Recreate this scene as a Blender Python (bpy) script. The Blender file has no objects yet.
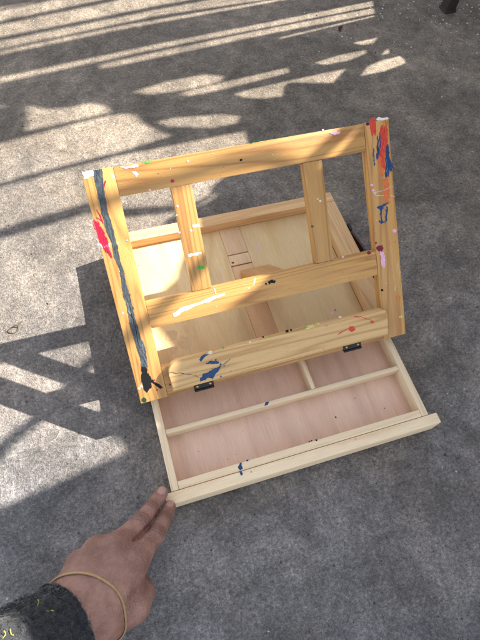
import bpy, bmesh, math, random
import numpy as np
from mathutils import Matrix, Vector

rnd = random.Random(7)
scn = bpy.context.scene
COL = scn.collection

# ------------------------------------------------------------------ camera
cam_d = bpy.data.cameras.new('camera')
cam_d.sensor_fit = 'VERTICAL'
cam_d.sensor_height = 24.0
cam_d.lens = 489.21 / 640.0 * 24.0
cam_d.clip_start = 0.01
cam_d.clip_end = 200.0
cam = bpy.data.objects.new('camera', cam_d)
COL.objects.link(cam)
_r = Vector((0.95555846, -0.28989989, 0.0535059)).normalized()
_f = Vector((0.18289481, 0.44054462, -0.8789027)).normalized()
_u = _r.cross(_f)
cam.matrix_world = Matrix(((_r.x, _u.x, -_f.x, 0.02738), (_r.y, _u.y, -_f.y, -0.19235), (_r.z, _u.z, -_f.z, 0.58053), (0, 0, 0, 1)))
scn.camera = cam

# ------------------------------------------------------------------ light
SUN_TO = Vector((1.18, 0.20, 1.0)).normalized()
elev = math.asin(SUN_TO.z)
azim = math.atan2(SUN_TO.x, SUN_TO.y)
world = bpy.data.worlds.new('World')
scn.world = world
world.use_nodes = True
wn = world.node_tree
bg = wn.nodes['Background']
sky = wn.nodes.new('ShaderNodeTexSky')
sky.sky_type = 'NISHITA'
sky.sun_disc = False
sky.sun_elevation = elev
sky.sun_rotation = azim
hsv = wn.nodes.new('ShaderNodeHueSaturation')          # hazy, whitish sky
hsv.inputs['Saturation'].default_value = 0.26
wn.links.new(sky.outputs[0], hsv.inputs['Color'])
wn.links.new(hsv.outputs[0], bg.inputs[0])
bg.inputs[1].default_value = 0.102
sun_d = bpy.data.lights.new('sun', 'SUN')
sun_d.energy = 5.0
sun_d.angle = math.radians(0.42)
sun_d.color = (1.0, 0.915, 0.78)
sun = bpy.data.objects.new('sun', sun_d)
COL.objects.link(sun)
sun.rotation_euler = SUN_TO.to_track_quat('Z', 'Y').to_euler()
scn.view_settings.view_transform = 'Standard'
scn.view_settings.look = 'None'
scn.view_settings.exposure = 1.80
scn.view_settings.gamma = 1.0

# ------------------------------------------------------------------ measured data (metres)
PAINT = {
 'left_stile': [('white', [(0.0012, 0.2503), (0.0174, 0.2508), (0.0176, 0.2478), (0.009, 0.2445), (0.0021, 0.2438)]), ('greyblue', [(0.0116, 0.2507), (0.0106, 0.2414), (0.0104, 0.227), (0.0096, 0.2125), (0.0096, 0.1926), (0.0117, 0.1789), (0.0109, 0.1657), (0.0129, 0.1527), (0.0124, 0.1421), (0.0109, 0.1317), (0.0106, 0.122), (0.0116, 0.1108), (0.0095, 0.0934), (0.01, 0.0796), (0.0105, 0.0633), (0.0115, 0.0537), (0.0104, 0.0421), (0.0172, 0.0403), (0.0185, 0.0506), (0.0192, 0.0634), (0.0171, 0.0755), (0.0169, 0.0836), (0.0163, 0.0973), (0.0166, 0.1118), (0.0168, 0.126), (0.0161, 0.136), (0.0168, 0.1476), (0.0158, 0.1605), (0.0163, 0.177), (0.0167, 0.1912), (0.0157, 0.2113), (0.0169, 0.2258), (0.0185, 0.24), (0.0201, 0.2502)]), ('palegrey', [(0.0118, 0.078), (0.0143, 0.0751), (0.0159, 0.0584), (0.0164, 0.0464), (0.0128, 0.045), (0.0123, 0.057)]), ('palegrey', [(0.0122, 0.2496), (0.015, 0.2491), (0.0152, 0.2386), (0.0153, 0.2232), (0.0134, 0.2235), (0.012, 0.2373)]), ('black', [(0.0109, 0.0432), (0.0159, 0.0442), (0.0154, 0.0348), (0.0175, 0.0269), (0.0157, 0.0158), (0.0104, 0.013), (0.0091, 0.0115), (0.0067, 0.019), (0.007, 0.0298)]), ('black', [(0.0149, 0.0239), (0.0201, 0.0175), (0.0255, 0.0111), (0.0276, 0.0132), (0.0222, 0.0196), (0.0169, 0.0259)]), ('crimson', [(-0.0004, 0.2028), (0.0029, 0.2029), (0.006, 0.1953), (0.0086, 0.1826), (0.0083, 0.1714), (0.0093, 0.1653), (0.0069, 0.1658), (0.0045, 0.1722), (0.0012, 0.179), (-0.0001, 0.1877), (-0.0013, 0.1967)]), ('crimson', [(0.0051, 0.2131), (0.0067, 0.2079), (0.0078, 0.2011), (0.0087, 0.2013), (0.0076, 0.2081), (0.006, 0.2134)]), ('crimson', [(0.0035, 0.2059), (0.0061, 0.2038), (0.0082, 0.1992), (0.009, 0.1997), (0.0068, 0.2043), (0.004, 0.2065)]), ('pink', [(-0.0002, 0.1814), (0.0038, 0.1775), (0.0112, 0.179), (0.0094, 0.1758), (0.0013, 0.1754)]), ('pink', [(0.0189, 0.1774), (0.0184, 0.1768), (0.0175, 0.1768), (0.0169, 0.1774), (0.0171, 0.1782), (0.0179, 0.1786), (0.0187, 0.1782)]), ('pink', [(0.0284, 0.1781), (0.0278, 0.1774), (0.0268, 0.1774), (0.0261, 0.1781), (0.0263, 0.1789), (0.0272, 0.1793), (0.0281, 0.1789)]), ('crimson', [(0.0198, 0.2393), (0.0211, 0.2386), (0.0181, 0.2324), (0.0167, 0.2326)]), ('darkgreen', [(0.0072, 0.0028), (0.0056, 0.0009), (0.003, 0.0011), (0.0014, 0.0032), (0.002, 0.0056), (0.0043, 0.0066), (0.0066, 0.0053)]), ('white', [(0.0069, 0.0201), (0.006, 0.0192), (0.0046, 0.0192), (0.0038, 0.0203), (0.0041, 0.0216), (0.0053, 0.0221), (0.0066, 0.0215)]), ('cyan', [(0.0161, 0.1488), (0.015, 0.1475), (0.0132, 0.1476), (0.0121, 0.1488), (0.0124, 0.1504), (0.0141, 0.1511), (0.0157, 0.1504)]), ('crimson', [(0.0135, 0.1938), (0.0129, 0.1931), (0.0119, 0.1931), (0.0113, 0.1938), (0.0115, 0.1946), (0.0124, 0.195), (0.0133, 0.1946)]), ('pink', [(0.0067, 0.1053), (0.0061, 0.1046), (0.0051, 0.1046), (0.0044, 0.1053), (0.0047, 0.1063), (0.0056, 0.1066), (0.0065, 0.1062)]), ('crimson', [(0.0216, 0.0233), (0.0211, 0.0227), (0.0202, 0.0228), (0.0197, 0.0234), (0.0198, 0.0242), (0.0206, 0.0246), (0.0214, 0.0241)]), ('white', [(0.0035, 0.0181), (0.0028, 0.0172), (0.0016, 0.0173), (0.0008, 0.0182), (0.0011, 0.0193), (0.0022, 0.0197), (0.0032, 0.0192)])],
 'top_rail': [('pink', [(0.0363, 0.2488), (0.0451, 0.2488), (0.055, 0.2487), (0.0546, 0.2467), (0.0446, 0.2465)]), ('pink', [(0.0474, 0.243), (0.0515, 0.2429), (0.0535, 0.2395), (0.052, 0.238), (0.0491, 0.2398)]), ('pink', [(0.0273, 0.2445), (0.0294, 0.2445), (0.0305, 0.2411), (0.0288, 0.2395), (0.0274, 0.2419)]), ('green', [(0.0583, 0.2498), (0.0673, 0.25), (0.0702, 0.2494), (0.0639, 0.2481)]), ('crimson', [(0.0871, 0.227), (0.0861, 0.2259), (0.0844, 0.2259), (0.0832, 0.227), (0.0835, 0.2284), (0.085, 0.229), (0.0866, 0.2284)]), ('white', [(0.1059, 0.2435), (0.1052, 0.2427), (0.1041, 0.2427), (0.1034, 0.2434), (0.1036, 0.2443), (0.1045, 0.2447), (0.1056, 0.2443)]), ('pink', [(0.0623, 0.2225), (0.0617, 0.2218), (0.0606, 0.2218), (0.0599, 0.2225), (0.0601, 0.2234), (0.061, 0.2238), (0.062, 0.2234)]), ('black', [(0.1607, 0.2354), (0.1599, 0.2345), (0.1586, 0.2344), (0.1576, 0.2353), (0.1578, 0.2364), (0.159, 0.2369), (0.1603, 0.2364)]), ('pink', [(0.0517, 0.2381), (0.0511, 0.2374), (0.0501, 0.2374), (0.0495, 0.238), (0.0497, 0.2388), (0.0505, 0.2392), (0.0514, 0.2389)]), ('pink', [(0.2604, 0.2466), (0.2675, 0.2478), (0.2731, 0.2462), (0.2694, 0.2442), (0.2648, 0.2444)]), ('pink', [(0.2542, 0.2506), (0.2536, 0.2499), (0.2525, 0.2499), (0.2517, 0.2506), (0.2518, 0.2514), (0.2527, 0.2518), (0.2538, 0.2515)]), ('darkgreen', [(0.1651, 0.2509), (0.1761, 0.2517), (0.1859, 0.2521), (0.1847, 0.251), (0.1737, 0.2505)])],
 'right_stile': [('white', [(0.3145, 0.2539), (0.329, 0.2521), (0.3297, 0.2497), (0.322, 0.2501), (0.3154, 0.2518)]), ('red', [(0.3072, 0.2519), (0.3144, 0.2527), (0.3147, 0.2446), (0.3129, 0.2358), (0.3084, 0.2388), (0.3076, 0.2457)]), ('red', [(0.3202, 0.2428), (0.327, 0.2428), (0.327, 0.231), (0.3238, 0.2217), (0.321, 0.2101), (0.3211, 0.199), (0.3161, 0.2029), (0.3135, 0.211), (0.3181, 0.2226), (0.3184, 0.2363)]), ('orangered', [(0.317, 0.1885), (0.3235, 0.1884), (0.3241, 0.1769), (0.3216, 0.1627), (0.3182, 0.1644), (0.3165, 0.1762)]), ('orangered', [(0.3132, 0.2124), (0.3185, 0.2102), (0.3194, 0.1963), (0.314, 0.1931), (0.3139, 0.2033)]), ('blue', [(0.315, 0.2368), (0.3194, 0.2352), (0.3183, 0.2225), (0.3184, 0.2136), (0.3114, 0.2127), (0.3136, 0.2233)]), ('blue', [(0.3226, 0.2219), (0.3273, 0.2221), (0.3276, 0.2091), (0.3301, 0.2006), (0.3245, 0.1929), (0.3198, 0.1927), (0.3222, 0.2059)]), ('blue', [(0.3092, 0.224), (0.308, 0.2163), (0.3073, 0.2054), (0.3085, 0.2052), (0.3091, 0.2161), (0.3104, 0.2238)]), ('orange', [(0.3224, 0.2496), (0.3294, 0.2492), (0.3288, 0.2435), (0.3231, 0.243)]), ('darkred', [(0.3068, 0.2488), (0.3059, 0.2476), (0.304, 0.2476), (0.3027, 0.2487), (0.3028, 0.2501), (0.3044, 0.2507), (0.3062, 0.2501)]), ('pink', [(0.3044, 0.1846), (0.3036, 0.1836), (0.3021, 0.1836), (0.3009, 0.1846), (0.3011, 0.1858), (0.3024, 0.1863), (0.3039, 0.1858)]), ('pink', [(0.3065, 0.1782), (0.3056, 0.1771), (0.3038, 0.1771), (0.3025, 0.1782), (0.3026, 0.1796), (0.3041, 0.1802), (0.3059, 0.1796)]), ('pink', [(0.3073, 0.1742), (0.3066, 0.1734), (0.3054, 0.1734), (0.3045, 0.1742), (0.3046, 0.1751), (0.3057, 0.1755), (0.3068, 0.1751)]), ('white', [(0.303, 0.1759), (0.3147, 0.1763), (0.3285, 0.1779), (0.3284, 0.1785), (0.3146, 0.1768), (0.3029, 0.1764)]), ('white', [(0.3061, 0.1726), (0.3187, 0.1697), (0.329, 0.167), (0.3292, 0.1675), (0.3188, 0.1702), (0.3061, 0.1731)]), ('blue', [(0.3054, 0.159), (0.3108, 0.1611), (0.315, 0.1612), (0.3221, 0.1635), (0.3229, 0.162), (0.3158, 0.1591), (0.3141, 0.1565), (0.3103, 0.1564)]), ('blue', [(0.3107, 0.1574), (0.3098, 0.15), (0.3101, 0.1418), (0.3122, 0.1416), (0.3119, 0.1497), (0.3128, 0.1569)]), ('blue', [(0.3183, 0.1566), (0.3165, 0.1489), (0.3146, 0.1411), (0.3162, 0.1406), (0.3181, 0.1484), (0.3198, 0.1562)]), ('blue', [(0.3072, 0.1436), (0.3103, 0.1402), (0.3137, 0.1404), (0.3133, 0.142), (0.311, 0.1416), (0.3085, 0.1445)]), ('pink', [(0.3288, 0.128), (0.3276, 0.1265), (0.3252, 0.1266), (0.3235, 0.1281), (0.3236, 0.13), (0.3256, 0.1308), (0.3279, 0.1299)]), ('maroon', [(0.3101, 0.1113), (0.308, 0.1087), (0.304, 0.1089), (0.3011, 0.1115), (0.3014, 0.1147), (0.3047, 0.1161), (0.3086, 0.1145)]), ('pink', [(0.3052, 0.1087), (0.3109, 0.108), (0.3108, 0.0903), (0.308, 0.089), (0.3058, 0.0913)]), ('orange', [(0.3269, 0.0471), (0.3254, 0.0451), (0.3222, 0.0452), (0.3199, 0.0474), (0.3202, 0.05), (0.3228, 0.051), (0.3258, 0.0497)]), ('orange', [(0.3265, 0.1156), (0.3258, 0.1147), (0.3244, 0.1147), (0.3234, 0.1156), (0.3235, 0.1168), (0.3246, 0.1172), (0.326, 0.1167)]), ('yellow', [(0.3219, 0.0242), (0.3266, 0.0255), (0.33, 0.0232), (0.3237, 0.0219)]), ('wash', [(0.3188, 0.1099), (0.3208, 0.1095), (0.3201, 0.0871), (0.3214, 0.0684), (0.319, 0.0671), (0.3178, 0.0808)]), ('wash', [(0.3241, 0.0953), (0.3264, 0.0937), (0.3292, 0.0782), (0.3275, 0.0699), (0.3249, 0.0769)]), ('wash', [(0.318, 0.0692), (0.3217, 0.0661), (0.3195, 0.0478), (0.317, 0.0484)]), ('maroon', [(0.3029, 0.1192), (0.3022, 0.1185), (0.301, 0.1185), (0.3001, 0.1193), (0.3002, 0.1203), (0.3012, 0.1207), (0.3024, 0.1202)]), ('pink', [(0.3013, 0.0123), (0.3006, 0.0114), (0.2993, 0.0115), (0.2983, 0.0124), (0.2985, 0.0135), (0.2996, 0.014), (0.3008, 0.0134)]), ('black', [(0.3052, 0.0621), (0.3044, 0.0611), (0.3029, 0.0612), (0.3017, 0.0623), (0.3019, 0.0635), (0.3031, 0.064), (0.3046, 0.0634)])],
 'mid_rail': [('white', [(0.0559, 0.0926), (0.0611, 0.0938), (0.0651, 0.0969), (0.0763, 0.0976), (0.0865, 0.0981), (0.0958, 0.0999), (0.104, 0.1014), (0.1166, 0.1019), (0.1161, 0.0993), (0.1045, 0.0979), (0.0984, 0.0958), (0.0905, 0.096), (0.0814, 0.0953), (0.0731, 0.0927), (0.0663, 0.092), (0.0611, 0.0887), (0.0567, 0.0886)]), ('black', [(0.1668, 0.1039), (0.1714, 0.1052), (0.173, 0.1033), (0.1761, 0.1026), (0.1741, 0.0999), (0.1695, 0.101), (0.1676, 0.0991)]), ('black', [(0.1654, 0.1011), (0.1647, 0.1004), (0.1636, 0.1004), (0.1628, 0.1012), (0.163, 0.1022), (0.1639, 0.1026), (0.165, 0.1021)]), ('white', [(0.1515, 0.1104), (0.1535, 0.1107), (0.1518, 0.105), (0.149, 0.1025)]), ('white', [(0.1454, 0.101), (0.1448, 0.1003), (0.1437, 0.1003), (0.1429, 0.1011), (0.1431, 0.1021), (0.144, 0.1025), (0.1451, 0.102)]), ('maroon', [(0.294, 0.1093), (0.2929, 0.1079), (0.2907, 0.108), (0.289, 0.1094), (0.2892, 0.1112), (0.2911, 0.112), (0.2932, 0.1111)]), ('white', [(0.1052, 0.11), (0.1061, 0.103), (0.1071, 0.1031), (0.1063, 0.1101)]), ('pink', [(0.2602, 0.1118), (0.2596, 0.1111), (0.2585, 0.1111), (0.2577, 0.1118), (0.2578, 0.1127), (0.2588, 0.1131), (0.2598, 0.1127)])],
 'upright_l': [('green', [(0.0908, 0.1357), (0.0963, 0.1374), (0.1025, 0.1354), (0.0985, 0.1337), (0.0917, 0.1329)]), ('cyan', [(0.0846, 0.1515), (0.0941, 0.1517), (0.1004, 0.1504), (0.0993, 0.1488), (0.087, 0.1489)]), ('white', [(0.0957, 0.1807), (0.1033, 0.1808), (0.1037, 0.1776), (0.0961, 0.1775)]), ('pink', [(0.095, 0.1751), (0.0943, 0.1742), (0.093, 0.1743), (0.0922, 0.1751), (0.0924, 0.1761), (0.0935, 0.1766), (0.0946, 0.1761)]), ('pink', [(0.0862, 0.2021), (0.0855, 0.2014), (0.0844, 0.2014), (0.0837, 0.2021), (0.0839, 0.203), (0.0849, 0.2034), (0.0859, 0.203)]), ('pink', [(0.0826, 0.1754), (0.082, 0.1747), (0.0808, 0.1747), (0.0801, 0.1755), (0.0803, 0.1764), (0.0813, 0.1768), (0.0823, 0.1764)]), ('pink', [(0.0836, 0.1934), (0.083, 0.1928), (0.0821, 0.1928), (0.0815, 0.1934), (0.0817, 0.1942), (0.0825, 0.1945), (0.0833, 0.1942)])],
 'upright_r': [('white', [(0.2418, 0.1785), (0.2411, 0.1776), (0.2397, 0.1776), (0.2387, 0.1785), (0.2389, 0.1796), (0.24, 0.1801), (0.2413, 0.1796)]), ('greyblue', [(0.2288, 0.1529), (0.228, 0.1521), (0.2266, 0.1521), (0.2256, 0.153), (0.2258, 0.1541), (0.227, 0.1546), (0.2283, 0.1541)]), ('white', [(0.2387, 0.1812), (0.2382, 0.1806), (0.2373, 0.1806), (0.2366, 0.1812), (0.2367, 0.182), (0.2375, 0.1823), (0.2384, 0.1819)])],
 'bottom_rail': [('crimson', [(0.0219, 0.011), (0.0212, 0.0102), (0.0201, 0.0103), (0.0195, 0.0111), (0.0197, 0.0121), (0.0207, 0.0125), (0.0216, 0.012)]), ('black', [(0.0367, 0.0129), (0.0362, 0.0124), (0.0355, 0.0125), (0.035, 0.0131), (0.0351, 0.0138), (0.0358, 0.014), (0.0365, 0.0137)])],
 'ledge': [('blue', [(0.0697, 0.0161), (0.073, 0.0194), (0.0783, 0.0193), (0.0825, 0.021), (0.0896, 0.0232), (0.095, 0.0237), (0.0911, 0.0172), (0.0859, 0.0153), (0.0832, 0.0109), (0.0784, 0.0137), (0.0742, 0.0121), (0.0692, 0.0109)]), ('blue', [(0.0795, 0.0321), (0.086, 0.032), (0.0936, 0.0305), (0.0948, 0.0282), (0.0878, 0.0279), (0.0817, 0.0298)]), ('blue', [(0.076, 0.0407), (0.0816, 0.0425), (0.083, 0.0405), (0.0779, 0.0375), (0.0749, 0.0341), (0.0734, 0.037)]), ('white', [(0.0889, 0.0415), (0.0878, 0.0401), (0.0858, 0.0402), (0.0845, 0.0418), (0.0848, 0.0435), (0.0866, 0.0442), (0.0884, 0.0433)]), ('greyblue', [(0.038, 0.0315), (0.0533, 0.0251), (0.0686, 0.0175), (0.0688, 0.018), (0.0535, 0.0256), (0.0382, 0.032)]), ('greyblue', [(0.0922, 0.0223), (0.0993, 0.0245), (0.1067, 0.0282), (0.1064, 0.0287), (0.0991, 0.0251), (0.092, 0.0228)]), ('green', [(0.1026, 0.0433), (0.1019, 0.0426), (0.1008, 0.0426), (0.1001, 0.0435), (0.1003, 0.0444), (0.1012, 0.0448), (0.1023, 0.0443)]), ('red', [(0.2597, 0.0265), (0.2577, 0.024), (0.254, 0.0242), (0.2513, 0.0269), (0.2517, 0.0301), (0.2548, 0.0313), (0.2584, 0.0297)]), ('red', [(0.2843, 0.0292), (0.2832, 0.0278), (0.2812, 0.0279), (0.2797, 0.0294), (0.2799, 0.0311), (0.2816, 0.0318), (0.2835, 0.0309)]), ('red', [(0.237, 0.0243), (0.2445, 0.0271), (0.2544, 0.0293), (0.2541, 0.0301), (0.2442, 0.0279), (0.2367, 0.0251)]), ('red', [(0.2604, 0.0418), (0.2742, 0.0361), (0.2855, 0.0282), (0.2859, 0.0288), (0.2745, 0.0368), (0.2606, 0.0425)]), ('yellow', [(0.1978, 0.041), (0.202, 0.0446), (0.2168, 0.0446), (0.2156, 0.0426), (0.2033, 0.0406)]), ('green', [(0.201, 0.043), (0.2003, 0.042), (0.1988, 0.0421), (0.1978, 0.0431), (0.198, 0.0444), (0.1992, 0.0448), (0.2006, 0.0442)]), ('black', [(0.179, 0.0442), (0.1781, 0.043), (0.1763, 0.0431), (0.1751, 0.0444), (0.1753, 0.0459), (0.1769, 0.0465), (0.1785, 0.0458)]), ('black', [(0.1834, 0.0444), (0.1827, 0.0435), (0.1814, 0.0435), (0.1805, 0.0445), (0.1806, 0.0456), (0.1817, 0.0461), (0.183, 0.0455)]), ('pink', [(0.2444, 0.0452), (0.2436, 0.0442), (0.2421, 0.0443), (0.2411, 0.0453), (0.2412, 0.0466), (0.2425, 0.047), (0.2439, 0.0464)]), ('white', [(0.1339, 0.0424), (0.1332, 0.0416), (0.1321, 0.0417), (0.1313, 0.0425), (0.1315, 0.0435), (0.1325, 0.0439), (0.1335, 0.0434)]), ('black', [(0.1496, 0.0444), (0.1489, 0.0436), (0.1478, 0.0437), (0.147, 0.0445), (0.1472, 0.0456), (0.1482, 0.046), (0.1492, 0.0454)]), ('green', [(0.1576, 0.0436), (0.1571, 0.0429), (0.156, 0.0429), (0.1553, 0.0437), (0.1555, 0.0446), (0.1564, 0.045), (0.1573, 0.0445)])]}
CUTOUTS = [  # shadow screen openings, outlined to match the sunlit patches
 [(1.1308, 1.0627), (1.1035, 1.0643), (1.0994, 0.9903)],
 [(1.0901, 1.0652), (1.0936, 0.9689), (1.06, 0.8915), (1.0638, 1.0667)],
 [(1.0509, 1.0675), (1.0456, 0.8582), (0.9941, 0.7395), (0.9999, 0.8031), (1.024, 1.0692)],
 [(1.01, 1.07), (0.9867, 0.8057), (0.9791, 0.705), (0.9373, 0.6088), (0.9672, 0.8095), (0.9857, 1.0715)],
 [(0.9782, 1.0719), (0.9611, 0.8805), (0.9312, 0.5946), (0.9219, 0.5733), (0.9503, 0.8822), (0.9678, 1.0726)],
 [(0.9092, 1.0761), (0.8798, 0.8265), (0.8653, 0.6496), (0.8502, 0.4256), (0.8334, 0.4304), (0.8517, 0.6536), (0.8667, 0.829), (0.8954, 1.0769)],
 [(0.8776, 1.0445), (0.8616, 0.9284), (0.8567, 0.831), (0.8457, 0.6553), (0.8271, 0.433), (0.8092, 0.4383), (0.8308, 0.6596), (0.8411, 0.834), (0.8492, 0.9302)],
 [(0.8101, 0.6283), (0.804, 0.4405), (0.8003, 0.4421), (0.8058, 0.6297)],
 [(0.766, 0.8914), (0.77, 0.8398), (0.7618, 0.7755), (0.7438, 0.746), (0.733, 0.7539), (0.7348, 0.8066), (0.7482, 0.8679)],
 [(0.7304, 0.827), (0.7298, 0.7748), (0.7242, 0.6907), (0.7211, 0.6417), (0.7078, 0.6423), (0.7087, 0.6952), (0.7114, 0.7626), (0.7172, 0.8105)],
 [(0.6924, 0.7458), (0.6895, 0.6974), (0.6859, 0.6493), (0.6808, 0.5967), (0.6746, 0.5505), (0.6486, 0.5845), (0.6638, 0.6173), (0.6809, 0.651), (0.6739, 0.6638), (0.6524, 0.6723), (0.6612, 0.7057), (0.6755, 0.7303)],
 [(0.714, 0.5962), (0.7162, 0.5461), (0.7102, 0.4976), (0.7013, 0.4993), (0.6952, 0.5349), (0.7006, 0.5804)],
 [(0.7395, 0.5117), (0.7359, 0.4628), (0.7234, 0.4762), (0.727, 0.4988)],
 [(0.6463, 0.535), (0.666, 0.5117), (0.6701, 0.4866), (0.6681, 0.4476), (0.6537, 0.4439), (0.6451, 0.4458), (0.6404, 0.4895)],
 [(0.6852, 0.4782), (0.6989, 0.4583), (0.6838, 0.4608)],
 [(0.6776, 0.872), (0.6743, 0.8435), (0.6521, 0.7776), (0.6349, 0.7497), (0.6202, 0.7569), (0.6278, 0.7994), (0.6579, 0.8545)],
 [(0.823, 1.0813), (0.8159, 1.055), (0.7934, 1.0623), (0.7981, 1.0828)],
 [(0.7834, 1.0837), (0.7782, 1.0676), (0.7515, 1.0735), (0.7478, 1.0859)],
 [(0.8025, 1.0433), (0.7803, 1.021), (0.769, 0.986), (0.7657, 0.954), (0.749, 0.9354), (0.7304, 0.9292), (0.7345, 0.9757), (0.7408, 1.0511)],
 [(0.734, 1.0867), (0.7262, 1.0052), (0.7245, 0.9331), (0.7104, 0.8978), (0.6869, 0.8914), (0.6545, 0.8734), (0.6362, 0.8559), (0.6348, 0.9324), (0.6416, 1.0143), (0.6532, 1.0916)],
 [(0.6409, 1.0923), (0.6311, 1.0155), (0.6251, 0.9339), (0.61, 0.8343), (0.5975, 0.7518), (0.5531, 0.7563), (0.5212, 0.7955), (0.5047, 0.8248), (0.4819, 0.8389), (0.4851, 0.8621), (0.5197, 0.948), (0.5518, 0.992), (0.5609, 1.0972)],
 [(0.5426, 1.0983), (0.531, 0.9946), (0.5012, 0.951), (0.4723, 0.865), (0.4788, 0.8326), (0.4913, 0.8151), (0.47, 0.9), (0.4, 0.91), (0.362, 0.932), (0.3200, 0.9480), (0.3080, 0.9560), (0.3030, 0.9756), (0.2492, 0.9592), (0.2429, 0.9627), (0.236, 0.9881), (0.2278, 1.031), (0.1678, 0.9984), (0.1724, 1.0651), (0.177, 1.1204)],
]
JOINTS = {
 'mid': [(0.0007, -0.0968, 0.0405, 0.0068), (-0.0122, -0.1096, 0.049, 0.0077), (-0.0236, -0.1209, 0.058, 0.009), (-0.0483, -0.1373, 0.072, 0.012)],
 'idx': [(0.0053, -0.112, 0.036, 0.0067), (-0.0021, -0.1231, 0.046, 0.0076), (-0.0117, -0.1352, 0.056, 0.0089), (-0.0331, -0.1519, 0.07, 0.012)],
 'ring': [(-0.0667, -0.1356, 0.069, 0.0122), (-0.0611, -0.1355, 0.038, 0.0095), (-0.0721, -0.154, 0.022, 0.0085), (-0.0786, -0.1612, 0.03, 0.008)],
 'pinky': [(-0.086, -0.1417, 0.061, 0.0115), (-0.0816, -0.1422, 0.034, 0.0088), (-0.0886, -0.1582, 0.022, 0.0078), (-0.0928, -0.1632, 0.028, 0.0072)],
 'thumb': [(-0.0741, -0.1918, 0.054, 0.019), (-0.0456, -0.1893, 0.046, 0.014), (-0.0383, -0.1797, 0.036, 0.0115), (-0.0411, -0.1635, 0.027, 0.0095)],
 'm_idx': [(-0.0338, -0.1508, 0.07, 0.0128), (-0.0697, -0.1811, 0.068, 0.0185)],
 'm_mid': [(-0.0479, -0.1379, 0.072, 0.0125), (-0.0791, -0.1717, 0.071, 0.0185)],
 'm_ring': [(-0.0667, -0.1356, 0.069, 0.0122), (-0.0891, -0.1687, 0.068, 0.018)],
 'm_pin': [(-0.086, -0.1417, 0.061, 0.0115), (-0.0958, -0.1685, 0.062, 0.0165)],
 'palm': [(-0.0607, -0.158, 0.056, 0.016), (-0.0763, -0.1829, 0.054, 0.022)],
 'arm': [(-0.0843, -0.1784, 0.064, 0.026), (-0.1055, -0.1886, 0.075, 0.028), (-0.1598, -0.2049, 0.14, 0.034)],
 'web': [(-0.0476, -0.1749, 0.052, 0.012), (-0.0381, -0.1561, 0.06, 0.012)],
}
SLEEVE = [(-0.1015, -0.1921, 0.076), (-0.141, -0.2054, 0.113), (-0.1848, -0.2201, 0.187)]
BAND = [(-0.1145, -0.1536, 0.068), (-0.0663, -0.1625, 0.088), (-0.069, -0.2071, 0.052)]
THREADS = [(-0.099, -0.1738, 0.122), (-0.108, -0.1654, 0.12), (-0.1189, -0.1803, 0.15), (-0.1227, -0.18, 0.155)]
SLEEVE_HOLE = [(0.0472, 1.2152), (0.0393, 1.2135), (0.0255, 1.2112), (-0.2245, 1.2412), (-0.2245, 1.46), (0.0672, 1.46)]


# ------------------------------------------------------------------ node helpers
def new_mat(name):
    m = bpy.data.materials.new(name)
    m.use_nodes = True
    return m, m.node_tree.nodes, m.node_tree.links, m.node_tree.nodes['Principled BSDF']

def noise(n, l, vec, scale, detail=3, rough=0.55, dist=0.0):
    t = n.new('ShaderNodeTexNoise')
    t.inputs['Scale'].default_value = scale
    t.inputs['Detail'].default_value = detail
    t.inputs['Roughness'].default_value = rough
    t.inputs['Distortion'].default_value = dist
    l.new(vec, t.inputs['Vector'])
    return t.outputs['Fac']

def mathn(n, l, op, a, b=None, clamp=False):
    t = n.new('ShaderNodeMath'); t.operation = op; t.use_clamp = clamp
    for k, v in enumerate((a, b)):
        if v is None: continue
        if isinstance(v, (int, float)): t.inputs[k].default_value = v
        else: l.new(v, t.inputs[k])
    return t.outputs[0]

def ramp(n, l, fac, stops):
    t = n.new('ShaderNodeValToRGB')
    e = t.color_ramp.elements
    while len(e) < len(stops): e.new(0.5)
    for el, (p, c) in zip(e, stops):
        el.position = p
        el.color = (c[0], c[1], c[2], 1) if not isinstance(c, (int, float)) else (c, c, c, 1)
    l.new(fac, t.inputs[0])
    return t.outputs[0]

def mix(n, l, fac, a, b, mode='MIX'):
    t = n.new('ShaderNodeMix'); t.data_type = 'RGBA'; t.blend_type = mode
    if isinstance(fac, (int, float)): t.inputs[0].default_value = fac
    else: l.new(fac, t.inputs[0])
    for k, v in ((6, a), (7, b)):
        if isinstance(v, tuple): t.inputs[k].default_value = (v[0], v[1], v[2], 1)
        else: l.new(v, t.inputs[k])
    return t.outputs[2]

def mapping(n, l, vec, scale):
    t = n.new('ShaderNodeMapping')
    t.inputs['Scale'].default_value = scale
    l.new(vec, t.inputs['Vector'])
    return t.outputs[0]

def bump(n, l, bsdf, h, strength, dist):
    t = n.new('ShaderNodeBump')
    t.inputs['Strength'].default_value = strength
    t.inputs['Distance'].default_value = dist
    l.new(h, t.inputs['Height'])
    l.new(t.outputs[0], bsdf.inputs['Normal'])

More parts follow.
